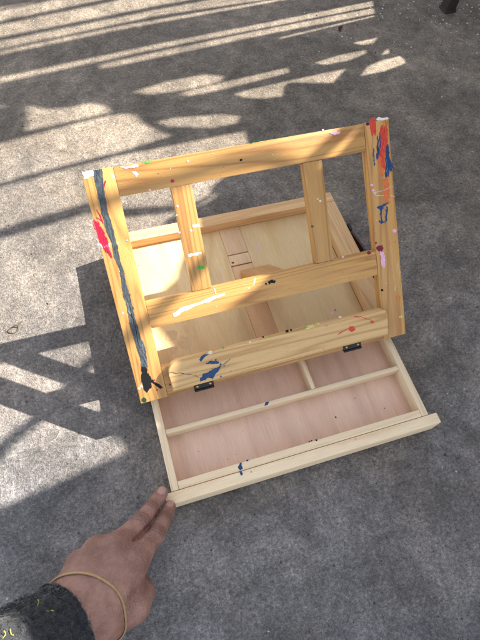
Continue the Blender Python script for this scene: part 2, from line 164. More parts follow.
def wood(name, light, dark, rings=9.0, ring_mix=0.55, rough=0.5, coat=0.0, stain=0.25, stain_col=(0.25, 0.15, 0.08), cross=24.0, specks=0.0):
    """Board wood, grain along the board's own X axis."""
    m, n, l, b = new_mat(name)
    tc = n.new('ShaderNodeTexCoord')
    oi = n.new('ShaderNodeObjectInfo')
    off = n.new('ShaderNodeCombineXYZ')
    l.new(mathn(n, l, 'MULTIPLY', oi.outputs['Random'], 37.0), off.inputs[0])
    l.new(mathn(n, l, 'MULTIPLY', oi.outputs['Random'], 91.0), off.inputs[1])
    add = n.new('ShaderNodeVectorMath'); add.operation = 'ADD'
    l.new(tc.outputs['Object'], add.inputs[0]); l.new(off.outputs[0], add.inputs[1])
    v = add.outputs[0]
    fig = noise(n, l, mapping(n, l, v, (1.7, cross, cross)), 1.0, 2, 0.45, 0.3)
    ring = mathn(n, l, 'PINGPONG', mathn(n, l, 'MULTIPLY', fig, rings), 0.5)
    ring = mathn(n, l, 'MULTIPLY', ring, 2.0)
    ring = ramp(n, l, ring, [(0.0, 0.0), (0.55, 0.18), (0.86, 0.75), (1.0, 1.0)])
    streak = noise(n, l, mapping(n, l, v, (9, 420, 420)), 1.0, 3, 0.6)
    fine = noise(n, l, mapping(n, l, v, (40, 1700, 1700)), 1.0, 2, 0.6)
    fac = mathn(n, l, 'MULTIPLY', ring, ring_mix)
    fac = mathn(n, l, 'ADD', fac, mathn(n, l, 'MULTIPLY', mathn(n, l, 'SUBTRACT', streak, 0.45), 0.55), True)
    c = mix(n, l, fac, light, dark)
    big = noise(n, l, mapping(n, l, v, (9, 30, 30)), 1.0, 3, 0.6)
    c = mix(n, l, mathn(n, l, 'MULTIPLY', ramp(n, l, big, [(0.45, 0.0), (0.75, 1.0)]), stain), c, stain_col)
    hl = ramp(n, l, fine, [(0.3, 0.86), (0.7, 1.08)])
    c = mix(n, l, 1.0, c, hl, 'MULTIPLY')
    tone = n.new('ShaderNodeHueSaturation')
    l.new(mathn(n, l, 'ADD', mathn(n, l, 'MULTIPLY', oi.outputs['Random'], 0.22), 0.9), tone.inputs['Value'])
    l.new(c, tone.inputs['Color'])
    c = tone.outputs[0]
    if specks:
        sp = noise(n, l, mapping(n, l, v, (150, 220, 220)), 1.0, 2, 0.5)
        c = mix(n, l, mathn(n, l, 'MULTIPLY', ramp(n, l, sp, [(0.70, 0.0), (0.76, 1.0)]), specks), c, (0.07, 0.05, 0.04))
    l.new(c, b.inputs['Base Color'])
    r = mathn(n, l, 'ADD', mathn(n, l, 'MULTIPLY', streak, 0.25), rough - 0.12)
    l.new(r, b.inputs['Roughness'])
    b.inputs['Coat Weight'].default_value = coat
    b.inputs['Coat Roughness'].default_value = 0.3
    bump(n, l, b, mathn(n, l, 'ADD', mathn(n, l, 'MULTIPLY', streak, 0.6), fine), 0.35, 0.0006)
    return m

M = {}
M['frame'] = wood('varnished_pine', (0.525, 0.29, 0.088), (0.28, 0.115, 0.028), 11, 0.72, 0.42, 0.15, 0.35, (0.30, 0.15, 0.05), 36, 0.3)
M['ledge'] = wood('ledge_pine', (0.72, 0.475, 0.215), (0.46, 0.25, 0.08), 10, 0.8, 0.42, 0.15, 0.12, (0.4, 0.24, 0.1), 34, 0.2)
M['orange'] = wood('warm_pine', (0.56, 0.29, 0.10), (0.36, 0.15, 0.045), 6, 0.45, 0.5, 0.1, 0.2, (0.3, 0.15, 0.06), 24)
M['raw'] = wood('raw_pine', (0.80, 0.65, 0.455), (0.66, 0.465, 0.255), 9, 0.5, 0.6, 0.0, 0.12, (0.5, 0.36, 0.22), 24)
M['wall'] = wood('box_pine', (0.70, 0.45, 0.22), (0.48, 0.255, 0.095), 12, 0.6, 0.58, 0.0, 0.2, (0.4, 0.26, 0.15), 30)
M['ply'] = wood('pale_plywood', (0.74, 0.55, 0.295), (0.57, 0.37, 0.155), 7, 0.5, 0.6, 0.0, 0.35, (0.42, 0.28, 0.18), 10, 0.15)
M['slat'] = wood('pinkish_slat', (0.72, 0.51, 0.31), (0.56, 0.36, 0.19), 6, 0.35, 0.6, 0.0, 0.3, (0.42, 0.25, 0.15), 16)
M['slatfront'] = wood('tan_slat', (0.70, 0.44, 0.24), (0.52, 0.29, 0.13), 6, 0.4, 0.6, 0.0, 0.3, (0.45, 0.26, 0.15), 16)
M['pink'] = wood('pink_plywood', (0.81, 0.565, 0.435), (0.66, 0.42, 0.30), 5, 0.5, 0.6, 0.0, 0.55, (0.58, 0.37, 0.29), 14, 0.25)

def paint(name, col, col2=None, rough=0.4):
    m, n, l, b = new_mat('paint_' + name)
    tc = n.new('ShaderNodeTexCoord')
    v = noise(n, l, mapping(n, l, tc.outputs['Object'], (160, 700, 300)), 1.0, 3, 0.65)
    c2 = col2 or tuple(min(1, x * 0.6) for x in col)
    l.new(mix(n, l, ramp(n, l, v, [(0.38, 0.0), (0.62, 1.0)]), col, c2), b.inputs['Base Color'])
    b.inputs['Roughness'].default_value = rough
    b.inputs['Specular IOR Level'].default_value = 0.3
    bump(n, l, b, v, 0.5, 0.0005)
    return m
PC = {'white': paint('white', (0.78, 0.76, 0.72), (0.6, 0.55, 0.5)), 'greyblue': paint('greyblue', (0.028, 0.037, 0.047), (0.08, 0.097, 0.112)),
      'palegrey': paint('palegrey', (0.22, 0.25, 0.275), (0.08, 0.10, 0.125)), 'black': paint('black', (0.005, 0.005, 0.006), None, 0.65), 'crimson': paint('crimson', (0.5, 0.012, 0.06)),
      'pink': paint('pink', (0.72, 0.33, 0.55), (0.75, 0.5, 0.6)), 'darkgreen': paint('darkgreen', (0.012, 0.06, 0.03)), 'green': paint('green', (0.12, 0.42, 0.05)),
      'cyan': paint('cyan', (0.5, 0.68, 0.7)), 'red': paint('red', (0.55, 0.03, 0.03), (0.6, 0.08, 0.04)), 'orangered': paint('orangered', (0.65, 0.13, 0.04), (0.6, 0.2, 0.06)),
      'blue': paint('blue', (0.010, 0.038, 0.125), (0.015, 0.07, 0.2)), 'orange': paint('orange', (0.6, 0.25, 0.07)), 'darkred': paint('darkred', (0.09, 0.012, 0.03)),
      'maroon': paint('maroon', (0.22, 0.008, 0.045)), 'yellow': paint('yellow', (0.72, 0.62, 0.2)), 'stain': paint('stain', (0.60, 0.41, 0.235), (0.68, 0.50, 0.28), 0.6), 'wash': paint('wash', (0.55, 0.45, 0.3), (0.6, 0.40, 0.18))}
def simple(name, col, rough=0.5, metal=0.0):
    m, n, l, b = new_mat(name)
    tc = n.new('ShaderNodeTexCoord')
    v = noise(n, l, tc.outputs['Object'], 300, 3)
    l.new(mix(n, l, v, col, tuple(x * 0.55 for x in col)), b.inputs['Base Color'])
    b.inputs['Roughness'].default_value = rough
    b.inputs['Metallic'].default_value = metal
    bump(n, l, b, v, 0.3, 0.0005)
    return m
M['hinge'] = simple('black_metal', (0.015, 0.015, 0.017), 0.45, 0.3)
M['brass'] = simple('brass', (0.55, 0.36, 0.12), 0.35, 1.0)
M['leather'] = simple('dark_leather', (0.05, 0.012, 0.014), 0.5)
M['shade_screen'] = simple('shade_screen_steel', (0.06, 0.05, 0.045), 0.55, 0.0)
M['rust'] = simple('rusty_steel', (0.035, 0.026, 0.02), 0.7, 0.0)

# ------------------------------------------------------------------ object helpers
WM = {}
def link(name, me, parent=None, mat=None, mats=()):
    o = bpy.data.objects.new(name, me)
    COL.objects.link(o)
    for m in mats: me.materials.append(m)
    w = mat if mat is not None else Matrix.Identity(4)
    WM[o] = w
    if parent is not None:
        o.parent = parent
        o.matrix_local = WM[parent].inverted() @ w
    else:
        o.matrix_world = w
    return o

def empty(name, loc):
    o = bpy.data.objects.new(name, None)
    COL.objects.link(o)
    o.empty_display_size = 0.05
    o.location = loc
    WM[o] = Matrix.Translation(loc)
    return o

def tag(o, label, cat=None, kind=None, group=None):
    if label: o['label'] = label
    if cat: o['category'] = cat
    if kind: o['kind'] = kind
    if group: o['group'] = group

def bx(bm, x0, x1, y0, y1, z0, z1, bevel=0.0008, seg=2):
    vs = [bm.verts.new((x, y, z)) for x in (x0, x1) for y in (y0, y1) for z in (z0, z1)]
    idx = [(0, 1, 3, 2), (4, 6, 7, 5), (0, 4, 5, 1), (2, 3, 7, 6), (0, 2, 6, 4), (1, 5, 7, 3)]
    fs = [bm.faces.new([vs[i] for i in f]) for f in idx]
    if bevel:
        es = list({e for f in fs for e in f.edges})
        bmesh.ops.bevel(bm, geom=es, offset=bevel, segments=seg, affect='EDGES', profile=0.6)

def prism(bm, pts, z0, z1, bevel=0.0008):
    a = [bm.verts.new((x, y, z0)) for x, y in pts]
    b = [bm.verts.new((x, y, z1)) for x, y in pts]
    fs = [bm.faces.new(a[::-1]), bm.faces.new(b)]
    for i in range(len(pts)):
        j = (i + 1) % len(pts)
        fs.append(bm.faces.new((a[i], a[j], b[j], b[i])))
    if bevel:
        es = list(fs[1].edges)
        bmesh.ops.bevel(bm, geom=es, offset=bevel, segments=2, affect='EDGES', profile=0.6)

def ragged(poly, step=0.0006, amp=0.00022):
    out = []
    n = len(poly)
    cx = sum(p[0] for p in poly) / n; cy = sum(p[1] for p in poly) / n
    size = max(math.hypot(p[0] - cx, p[1] - cy) for p in poly)
    big_a = min(0.0013, size * 0.16) if size < 0.02 else 0.0004
    from mathutils import noise as mn
    for i in range(n):
        p, q = Vector(poly[i]), Vector(poly[(i + 1) % n])
        d = q - p
        L = d.length
        if L < 1e-6: continue
        k = max(1, min(60, int(L / step)))
        for j in range(k):
            r = p + d * (j / k)
            s3 = Vector((r.x * 330, r.y * 330, 0.3)); s4 = Vector((r.x * 1100, r.y * 1100, 4.7))
            r = r + Vector((mn.noise(s3), mn.noise(s3 + Vector((9, 2, 5))))) * big_a + Vector((mn.noise(s4), mn.noise(s4 + Vector((3, 8, 1))))) * (amp * 1.8)
            out.append(r)
    return out

def brush(poly, width=0.0007, skip=0.12, jitter=0.0025, part=1.0):
    """Bristle streaks that fill an outline, running up the slope."""
    xs = [p[0] for p in poly]; n = len(poly); res = []
    x = min(xs)
    while x < max(xs):
        w = width * rnd.uniform(0.5, 1.7)
        xc = x + w / 2
        cs = []
        for i in range(n):
            (x0_, y0_), (x1_, y1_) = poly[i], poly[(i + 1) % n]
            if (x0_ <= xc) != (x1_ <= xc): cs.append(y0_ + (xc - x0_) / (x1_ - x0_) * (y1_ - y0_))
        cs.sort()
        for a_, b_ in zip(cs[::2], cs[1::2]):
            if rnd.random() < skip: continue
            if part < 1.0:
                L = (b_ - a_) * rnd.uniform(0.1, part); o = rnd.uniform(a_, b_ - L); a_, b_ = o, o + L
            a_ += rnd.uniform(-jitter, jitter); b_ += rnd.uniform(-jitter, jitter)
            if b_ - a_ < 0.001: continue
            e = rnd.uniform(-0.0003, 0.0003)
            res.append([(x, a_), (x + w * 0.5, a_ - 0.0006), (x + w, a_), (x + w + e, b_), (x + w * 0.5 + e, b_ + 0.0008), (x + e, b_)])
        x += w
    return res

def splat(bm, poly, z, mi, h=0.00022):
    pts = ragged(poly)
    area = sum(pts[i].x * pts[(i + 1) % len(pts)].y - pts[(i + 1) % len(pts)].x * pts[i].y for i in range(len(pts)))
    if area < 0: pts = pts[::-1]
    zz = z + h * rnd.uniform(0.8, 1.3)
    top = [bm.verts.new((p.x, p.y, zz)) for p in pts]
    bot = [bm.verts.new((p.x, p.y, z - 0.0001)) for p in pts]
    f = bm.faces.new(top); f.material_index = mi
    for i in range(len(pts)):
        j = (i + 1) % len(pts)
        g = bm.faces.new((bot[i], bot[j], top[j], top[i])); g.material_index = mi

def finish(bm, name, smooth_angle=35):
    me = bpy.data.meshes.new(name)
    bm.normal_update()
    bm.to_mesh(me); bm.free()
    for p in me.polygons: p.use_smooth = True
    me.set_sharp_from_angle(angle=math.radians(smooth_angle))
    return me

def board(name, parent, mat, x0, x1, y0, y1, z0, z1, grain='x', world=None, bevel=0.0009, paints=(), shape=None, extra=()):
    """A board given in a plane frame (u, v, w); its own X axis runs along the grain, top face is w = z1."""
    cx, cy, cz = (x0 + x1) / 2, (y0 + y1) / 2, z1
    if grain == 'x': ax = Matrix(((1, 0, 0, cx), (0, 1, 0, cy), (0, 0, 1, cz), (0, 0, 0, 1)))
    elif grain == 'y': ax = Matrix(((0, -1, 0, cx), (1, 0, 0, cy), (0, 0, 1, cz), (0, 0, 0, 1)))
    else: ax = Matrix(((0, 0, 1, cx), (0, 1, 0, cy), (-1, 0, 0, cz), (0, 0, 0, 1)))
    inv = ax.inverted()
    loc = lambda u, v, w=cz: inv @ Vector((u, v, w))
    bm = bmesh.new()
    if shape:
        pts = [loc(*p) for p in shape]
        prism(bm, [(p.x, p.y) for p in pts], z0 - z1, 0, bevel)
    else:
        for (a0, a1, b0, b1, c0, c1) in [(x0, x1, y0, y1, z0, z1)] + list(extra):
            p, q = loc(a0, b0, c0), loc(a1, b1, c1)
            bx(bm, min(p.x, q.x), max(p.x, q.x), min(p.y, q.y), max(p.y, q.y), min(p.z, q.z), max(p.z, q.z), bevel)
    mats = [mat]
    for cname, poly in paints:
        pm = PC[cname]
        if pm not in mats: mats.append(pm)
        splat(bm, [tuple(loc(*p).xy) for p in poly], 0.0, mats.index(pm))
    return link(name, finish(bm, name), parent, (world or Matrix.Identity(4)) @ ax, mats)

def dot(x, y, r, n=9):
    return [(x + r * rnd.uniform(0.8, 1.2) * math.cos(k * 2 * math.pi / n), y + r * rnd.uniform(0.8, 1.2) * math.sin(k * 2 * math.pi / n)) for k in range(n)]

def tube(bm, pts, radii, seg=8, cap=True):
    rings = []
    n = len(pts)
    prev = None
    for i, p in enumerate(pts):
        t = (pts[min(i + 1, n - 1)] - pts[max(i - 1, 0)]).normalized()
        if prev is None:
            prev = t.orthogonal().normalized()
        a = (prev - t * prev.dot(t)).normalized(); prev = a
        b = t.cross(a)
        r = radii[i] if isinstance(radii, (list, tuple)) else radii
        rings.append([bm.verts.new(p + (a * math.cos(k * 2 * math.pi / seg) + b * math.sin(k * 2 * math.pi / seg)) * r) for k in range(seg)])
    for i in range(n - 1):
        for k in range(seg):
            j = (k + 1) % seg
            bm.faces.new((rings[i][k], rings[i][j], rings[i + 1][j], rings[i + 1][k]))
    if cap:
        bm.faces.new(rings[0][::-1]); bm.faces.new(rings[-1])

# ------------------------------------------------------------------ ground
m, n, l, b = new_mat('worn_concrete')
tc = n.new('ShaderNodeTexCoord'); v = tc.outputs['Object']
big = noise(n, l, v, 3.0, 4, 0.6)
mid = noise(n, l, v, 14.0, 5, 0.68, 0.6)
sm = noise(n, l, v, 60.0, 4, 0.7, 0.4)
grit = noise(n, l, v, 250.0, 3, 0.72)
fineg = noise(n, l, v, 620.0, 2, 0.7)
t = mathn(n, l, 'ADD', mathn(n, l, 'MULTIPLY', big, 0.35), mathn(n, l, 'ADD', mathn(n, l, 'MULTIPLY', mid, 0.40), 0.05))
t = mathn(n, l, 'ADD', mathn(n, l, 'ADD', t, mathn(n, l, 'MULTIPLY', sm, 0.28)), 0.07)
c = ramp(n, l, t, [(0.47, (0.078, 0.076, 0.074)), (0.56, (0.122, 0.118, 0.114)), (0.65, (0.188, 0.181, 0.173)), (0.74, (0.29, 0.278, 0.262))])
g = mathn(n, l, 'ADD', mathn(n, l, 'MULTIPLY', grit, 0.55), mathn(n, l, 'MULTIPLY', fineg, 0.45))
c = mix(n, l, 1.0, c, ramp(n, l, g, [(0.33, 0.32), (0.44, 0.76), (0.54, 1.08), (0.66, 1.85)]), 'MULTIPLY')
# shade tint put into the colour: bluish near the front, warm further out
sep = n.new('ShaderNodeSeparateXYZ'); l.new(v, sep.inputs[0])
shade_tint = mathn(n, l, 'ADD', mathn(n, l, 'ADD', mathn(n, l, 'MULTIPLY', sep.outputs[1], 0.75), mathn(n, l, 'MULTIPLY', sep.outputs[0], 0.35)), mathn(n, l, 'MULTIPLY', noise(n, l, v, 5.0, 4, 0.65), 0.9))
shade_tint = ramp(n, l, shade_tint, [(0.25, 0.0), (0.85, 1.0)])
c = mix(n, l, 1.0, c, mix(n, l, shade_tint, (0.86, 0.88, 0.975), (1.06, 0.93, 0.805)), 'MULTIPLY')
# dark damp-looking blotches on the slab
bl = noise(n, l, v, 7.0, 5, 0.7, 1.2)
c = mix(n, l, mathn(n, l, 'MULTIPLY', ramp(n, l, bl, [(0.52, 0.0), (0.68, 1.0)]), 0.42), c, (0.055, 0.052, 0.05))
vo = n.new('ShaderNodeTexVoronoi'); vo.inputs['Scale'].default_value = 75; l.new(v, vo.inputs['Vector'])
pit = ramp(n, l, vo.outputs['Distance'], [(0.05, 1.0), (0.13, 0.0)])
sel = n.new('ShaderNodeSeparateColor'); l.new(vo.outputs['Color'], sel.inputs[0])
pit = mathn(n, l, 'MULTIPLY', pit, mathn(n, l, 'GREATER_THAN', sel.outputs[0], 0.86))
c = mix(n, l, mathn(n, l, 'MULTIPLY', pit, 0.7), c, (0.045, 0.043, 0.04))
vo2 = n.new('ShaderNodeTexVoronoi'); vo2.inputs['Scale'].default_value = 55; l.new(v, vo2.inputs['Vector'])
sel2 = n.new('ShaderNodeSeparateColor'); l.new(vo2.outputs['Color'], sel2.inputs[0])
wht = mathn(n, l, 'MULTIPLY', ramp(n, l, vo2.outputs['Distance'], [(0.04, 1.0), (0.08, 0.0)]), mathn(n, l, 'GREATER_THAN', sel2.outputs[1], 0.93))
c = mix(n, l, mathn(n, l, 'MULTIPLY', wht, 0.7), c, (0.62, 0.6, 0.57))
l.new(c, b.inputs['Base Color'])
b.inputs['Roughness'].default_value = 0.9
b.inputs['Specular IOR Level'].default_value = 0.25
h = mathn(n, l, 'ADD', mathn(n, l, 'MULTIPLY', g, 1.0), mathn(n, l, 'MULTIPLY', sm, 1.2))
h = mathn(n, l, 'SUBTRACT', h, mathn(n, l, 'MULTIPLY', pit, 0.8))
bump(n, l, b, h, 0.8, 0.0036)
bm = bmesh.new()
bmesh.ops.create_grid(bm, x_segments=8, y_segments=8, size=25)
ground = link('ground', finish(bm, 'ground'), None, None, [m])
tag(ground, 'worn grey concrete ground crossed by sunlight and cast shadows', 'ground', 'structure')

# ------------------------------------------------------------------ added shadow screen, unseen to the right; openings shaped to the sunlit patches
GX = 1.15
cu = bpy.data.curves.new('shade_panel', 'CURVE')
cu.dimensions = '2D'; cu.fill_mode = 'BOTH'; cu.extrude = 0.0012
def spline(pts):
    s = cu.splines.new('POLY')
    s.points.add(len(pts) - 1)
    for p, q in zip(s.points, pts): p.co = (q[0], q[1], 0, 1)
    s.use_cyclic_u = True
spline([(-0.75, 0.01), (1.5, 0.01), (1.5, 1.5), (-0.75, 1.5)])
for hpoly in CUTOUTS:
    spline([(y, 1.42 if h > 1.055 else h) for y, h in hpoly])
spline(SLEEVE_HOLE)  # extra opening added so sunlight reaches the sleeve
tmp = bpy.data.objects.new('tmp', cu); COL.objects.link(tmp)
bpy.context.view_layer.update()
gm = bpy.data.meshes.new_from_object(tmp.evaluated_get(bpy.context.evaluated_depsgraph_get()))
bpy.data.objects.remove(tmp)
shade_screen = empty('metal_shade_screen', (GX, 0.37, 0))
GW = Matrix(((0, 0, 1, GX), (1, 0, 0, 0), (0, 1, 0, 0), (0, 0, 0, 1)))
gm.materials.clear()
link('shade_panel', gm, shade_screen, GW, [M['shade_screen']])
for y in (-0.775, 1.525):
    bm = bmesh.new(); bx(bm, GX - 0.025, GX + 0.025, y - 0.024, y + 0.024, 0, 1.56, 0.003)
    link('shade_screen_post', finish(bm, 'shade_screen_post'), shade_screen, None, [M['shade_screen']])
bm = bmesh.new(); bx(bm, GX - 0.015, GX + 0.015, -0.75, 1.5, 1.501, 1.535, 0.003)
link('shade_screen_top_bar', finish(bm, 'shade_screen_top_bar'), shade_screen, None, [M['shade_screen']])
for path, rr in (([(0.362, 1.24), (0.353, 1.175), (0.343, 1.079), (0.334, 1.036), (0.312, 0.99), (0.30, 0.95)], 0.0055), ([(0.20, 1.16), (0.238, 1.117), (0.261, 1.066), (0.29, 1.035), (0.318, 0.985), (0.345, 0.935)], 0.0080)):  # bars added to throw shade lines across the easel frame and tray
    bm = bmesh.new()
    tube(bm, [Vector((GX + 0.008, y, h)) for y, h in path], rr, 8)
    link('shade_bar', finish(bm, 'shade_bar', 60), shade_screen, None, [M['shade_screen']])
tag(shade_screen, 'added unseen shadow screen of dark sheet metal with openings shaped to the sunlit patches', 'shade_screen')

# post foot at the far edge of the yard
post = empty('metal_post', (0.794, 0.702, 0))
bm = bmesh.new()
bx(bm, 0.782, 0.806, 0.690, 0.714, 0.0, 0.30, 0.003)
link('shaft', finish(bm, 'shaft'), post, None, [M['rust']])
bm = bmesh.new(); bx(bm, 0.7805, 0.8075, 0.6885, 0.7155, 0.0, 0.006, 0.0015)
link('foot_plate', finish(bm, 'foot_plate'), post, None, [M['rust']])
tag(post, 'dark rusty metal post standing at the far right edge of the concrete', 'post')

# ------------------------------------------------------------------ the easel box
W, D = 0.330, 0.2475
easel = empty('tabletop_easel', (W / 2, D / 2, 0))
tag(easel, 'paint-spattered wooden tabletop easel box with raised frame and open drawer', 'easel')

# box
board('back_wall', easel, M['wall'], 0, W, 0.2305, D, 0.004, 0.043)
board('side_wall', easel, M['wall'], 0, 0.018, 0.0185, 0.2300, 0.0285, 0.043, 'y', extra=[(0, 0.0098, 0.0185, 0.2300, 0.004, 0.0283)])
board('side_wall', easel, M['wall'], 0.303, W, 0.0185, 0.2300, 0.0285, 0.043, 'y', extra=[(0.3202, W, 0.0185, 0.2300, 0.004, 0.0283)])
board('front_rail', easel, M['wall'], 0.0183, 0.3027, 0.0187, 0.0300, 0.0345, 0.0425)
board('base_panel', easel, M['ply'], 0.0103, 0.3197, 0.032, 0.2300, 0.003, 0.0065)
board('tray_floor', easel, M['ply'], 0.0185, 0.1548, 0.0303, 0.2302, 0.0258, 0.0285, 'y', bevel=0.0004,
      paints=[('green', dot(0.034, 0.2, 0.0012))] + [('stain', [(cx_ + r_ * math.cos(t_) * rnd.uniform(0.5, 1.2), cy_ + 1.3 * r_ * math.sin(t_) * rnd.uniform(0.5, 1.2)) for t_ in np.linspace(0, 6.0, 11)]) for cx_, cy_, r_ in ((0.052, 0.086, 0.009), (0.066, 0.072, 0.008), (0.05, 0.068, 0.006), (0.073, 0.090, 0.004))])
board('tray_floor', easel, M['ply'], 0.1844, 0.3028, 0.0303, 0.2302, 0.0258, 0.0285, 'y', bevel=0.0004,
      paints=[('pink', dot(0.2008, 0.1903, 0.0018)), ('pink', dot(0.1962, 0.1843, 0.0014)), ('pink', dot(0.2616, 0.0625, 0.0028)), ('crimson', dot(0.2675, 0.0655, 0.001))])
board('prop_rail', easel, M['slat'], 0.1550, 0.1842, 0.1852, 0.2302, 0.0255, 0.0292, 'y', bevel=0.0006)
board('prop_rail', easel, M['slat'], 0.1550, 0.1842, 0.1672, 0.1840, 0.0255, 0.0288, 'y', bevel=0.0006, paints=[('maroon', dot(0.1585, 0.172, 0.0016))])
board('prop_rail', easel, M['slatfront'], 0.1550, 0.1842, 0.0303, 0.1655, 0.0255, 0.0286, 'y', bevel=0.0006)

# drawer: floor first, the rest of it hangs on that
zd = 0.033
drawer = board('drawer', easel, M['pink'], 0.0185, 0.3112, -0.0890, 0.0305, 0.0105, 0.0145, 'y', bevel=0.0003,
               paints=[('blue', dot(0.2178, -0.0661, 0.0011)), ('blue', dot(0.1795, -0.0845, 0.0011)), ('black', dot(0.1765, -0.0848, 0.0010))] + [(c_, dot(x_, y_, 0.0005)) for c_, x_, y_ in (('blue', 0.05, -0.06), ('red', 0.09, -0.075), ('greyblue', 0.14, -0.045), ('maroon', 0.25, -0.05), ('black', 0.28, -0.072), ('blue', 0.24, 0.0), ('greyblue', 0.11, -0.015), ('white', 0.19, -0.058))])
for x0, x1 in ((0.0105, 0.0188), (0.3112, 0.3195)):
    board('drawer_side', drawer, M['raw'], x0, x1, -0.0973, 0.0300, 0.0045, zd, 'y')
board('drawer_wall', drawer, M['raw'], 0.0190, 0.3110, -0.0972, -0.0886, 0.0045, zd - 0.0003,
      paints=[('blue', [(0.0857, -0.0930), (0.0895, -0.0888), (0.0918, -0.0892), (0.0900, -0.0925), (0.0907, -0.0958), (0.0872, -0.0968)]), ('blue', dot(0.098, -0.0885, 0.0012)), ('black', dot(0.1802, -0.0889, 0.0011))])
board('drawer_wall', drawer, M['raw'], 0.0190, 0.3110, 0.0225, 0.0300, 0.0045, zd - 0.001)
board('divider', drawer, M['raw'], 0.0190, 0.3110, -0.0352, -0.0302, 0.0147, zd - 0.0005,
      paints=[('blue', [(0.1350, -0.0345), (0.1385, -0.0306), (0.1432, -0.0304), (0.1400, -0.0340)])])
board('divider', drawer, M['raw'], 0.1972, 0.2022, -0.0300, 0.0223, 0.0147, zd - 0.001, 'y')
board('drawer_front', drawer, M['raw'], 0.003, W, -0.1100, -0.0976, 0.0045, zd, bevel=0.0014,
      paints=[('blue', [(0.0855, -0.0978), (0.0885, -0.0978), (0.0890, -0.1012), (0.0870, -0.1025)]), ('red', dot(0.0985, -0.1015, 0.0007)), ('red', dot(0.2235, -0.1, 0.0006))])

# frame, in its own plane: u = x, v = s up the slope, w = normal
H0, TILT = 0.0521, 0.7601
def specks(x0, x1, y0, y1, k):
    return [(rnd.choice(['pink', 'white', 'crimson', 'maroon', 'cyan', 'blue', 'black', 'wash', 'white', 'pink']), dot(rnd.uniform(x0, x1), rnd.uniform(y0, y1), rnd.choice([0.00025, 0.0003, 0.0004, 0.0006]), 7)) for _ in range(k)]
def brushed(lst):
    res = []
    for c_, poly in lst:
        xs = [p[0] for p in poly]; ys = [p[1] for p in poly]
        h_, w_ = max(ys) - min(ys), max(xs) - min(xs)
        if c_ in ('red', 'orangered', 'blue') and h_ > 0.012 and w_ > 0.0035 and len(poly) < 11:
            res += [(c_, p) for p in brush(poly)]
            res += [(c_, p) for p in brush(poly, 0.0006, 0.35)]
        elif c_ == 'greyblue' and h_ > 0.1:
            res.append((c_, poly))
            for _ in range(7): res += [(rnd.choice(['greyblue', 'greyblue', 'greyblue', 'black', 'palegrey']), p) for p in brush(poly, 0.0006, 0.25, 0.001, 0.3)]
        elif c_ == 'crimson' and h_ > 0.02:
            res += [(c_, p) for p in brush(poly, 0.0006, 0.08, 0.002)] + [(c_, p) for p in brush(poly, 0.0006, 0.3, 0.003)]
        elif c_ == 'wash':
            res += [(c_, p) for p in brush(poly, 0.0005, 0.4, 0.003, 0.8)]
        else: res.append((c_, poly))
    return res
FW = Matrix(((1, 0, 0, 0), (0, math.cos(TILT), -math.sin(TILT), 0), (0, math.sin(TILT), math.cos(TILT), H0), (0, 0, 0, 1)))
T = 0.012
board('stile', easel, M['frame'], 0.0, 0.0305, 0.0, 0.2507, -T, 0.0, 'y', FW, paints=brushed(PAINT['left_stile']))
board('stile', easel, M['frame'], 0.3005, W, 0.0, 0.2507, -T, 0.0, 'y', FW, paints=brushed(PAINT['right_stile']) + specks(0.302, 0.328, 0.01, 0.25, 13))
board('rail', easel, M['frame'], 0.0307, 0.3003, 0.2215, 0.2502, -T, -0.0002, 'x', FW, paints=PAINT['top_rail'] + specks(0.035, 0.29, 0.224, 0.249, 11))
board('rail', easel, M['frame'], 0.0307, 0.3003, 0.0815, 0.1108, -T, -0.0003, 'x', FW, paints=PAINT['mid_rail'] + specks(0.035, 0.29, 0.084, 0.108, 9))
board('rail', easel, M['frame'], 0.0307, 0.3003, 0.0003, 0.0350, -T, -0.0002, 'x', FW, paints=PAINT['bottom_rail'])
board('upright', easel, M['frame'], 0.0822, 0.1037, 0.1110, 0.2213, -T, -0.0006, 'y', FW, paints=PAINT['upright_l'])
board('upright', easel, M['frame'], 0.2262, 0.2478, 0.1110, 0.2213, -T, -0.0006, 'y', FW, paints=PAINT['upright_r'])
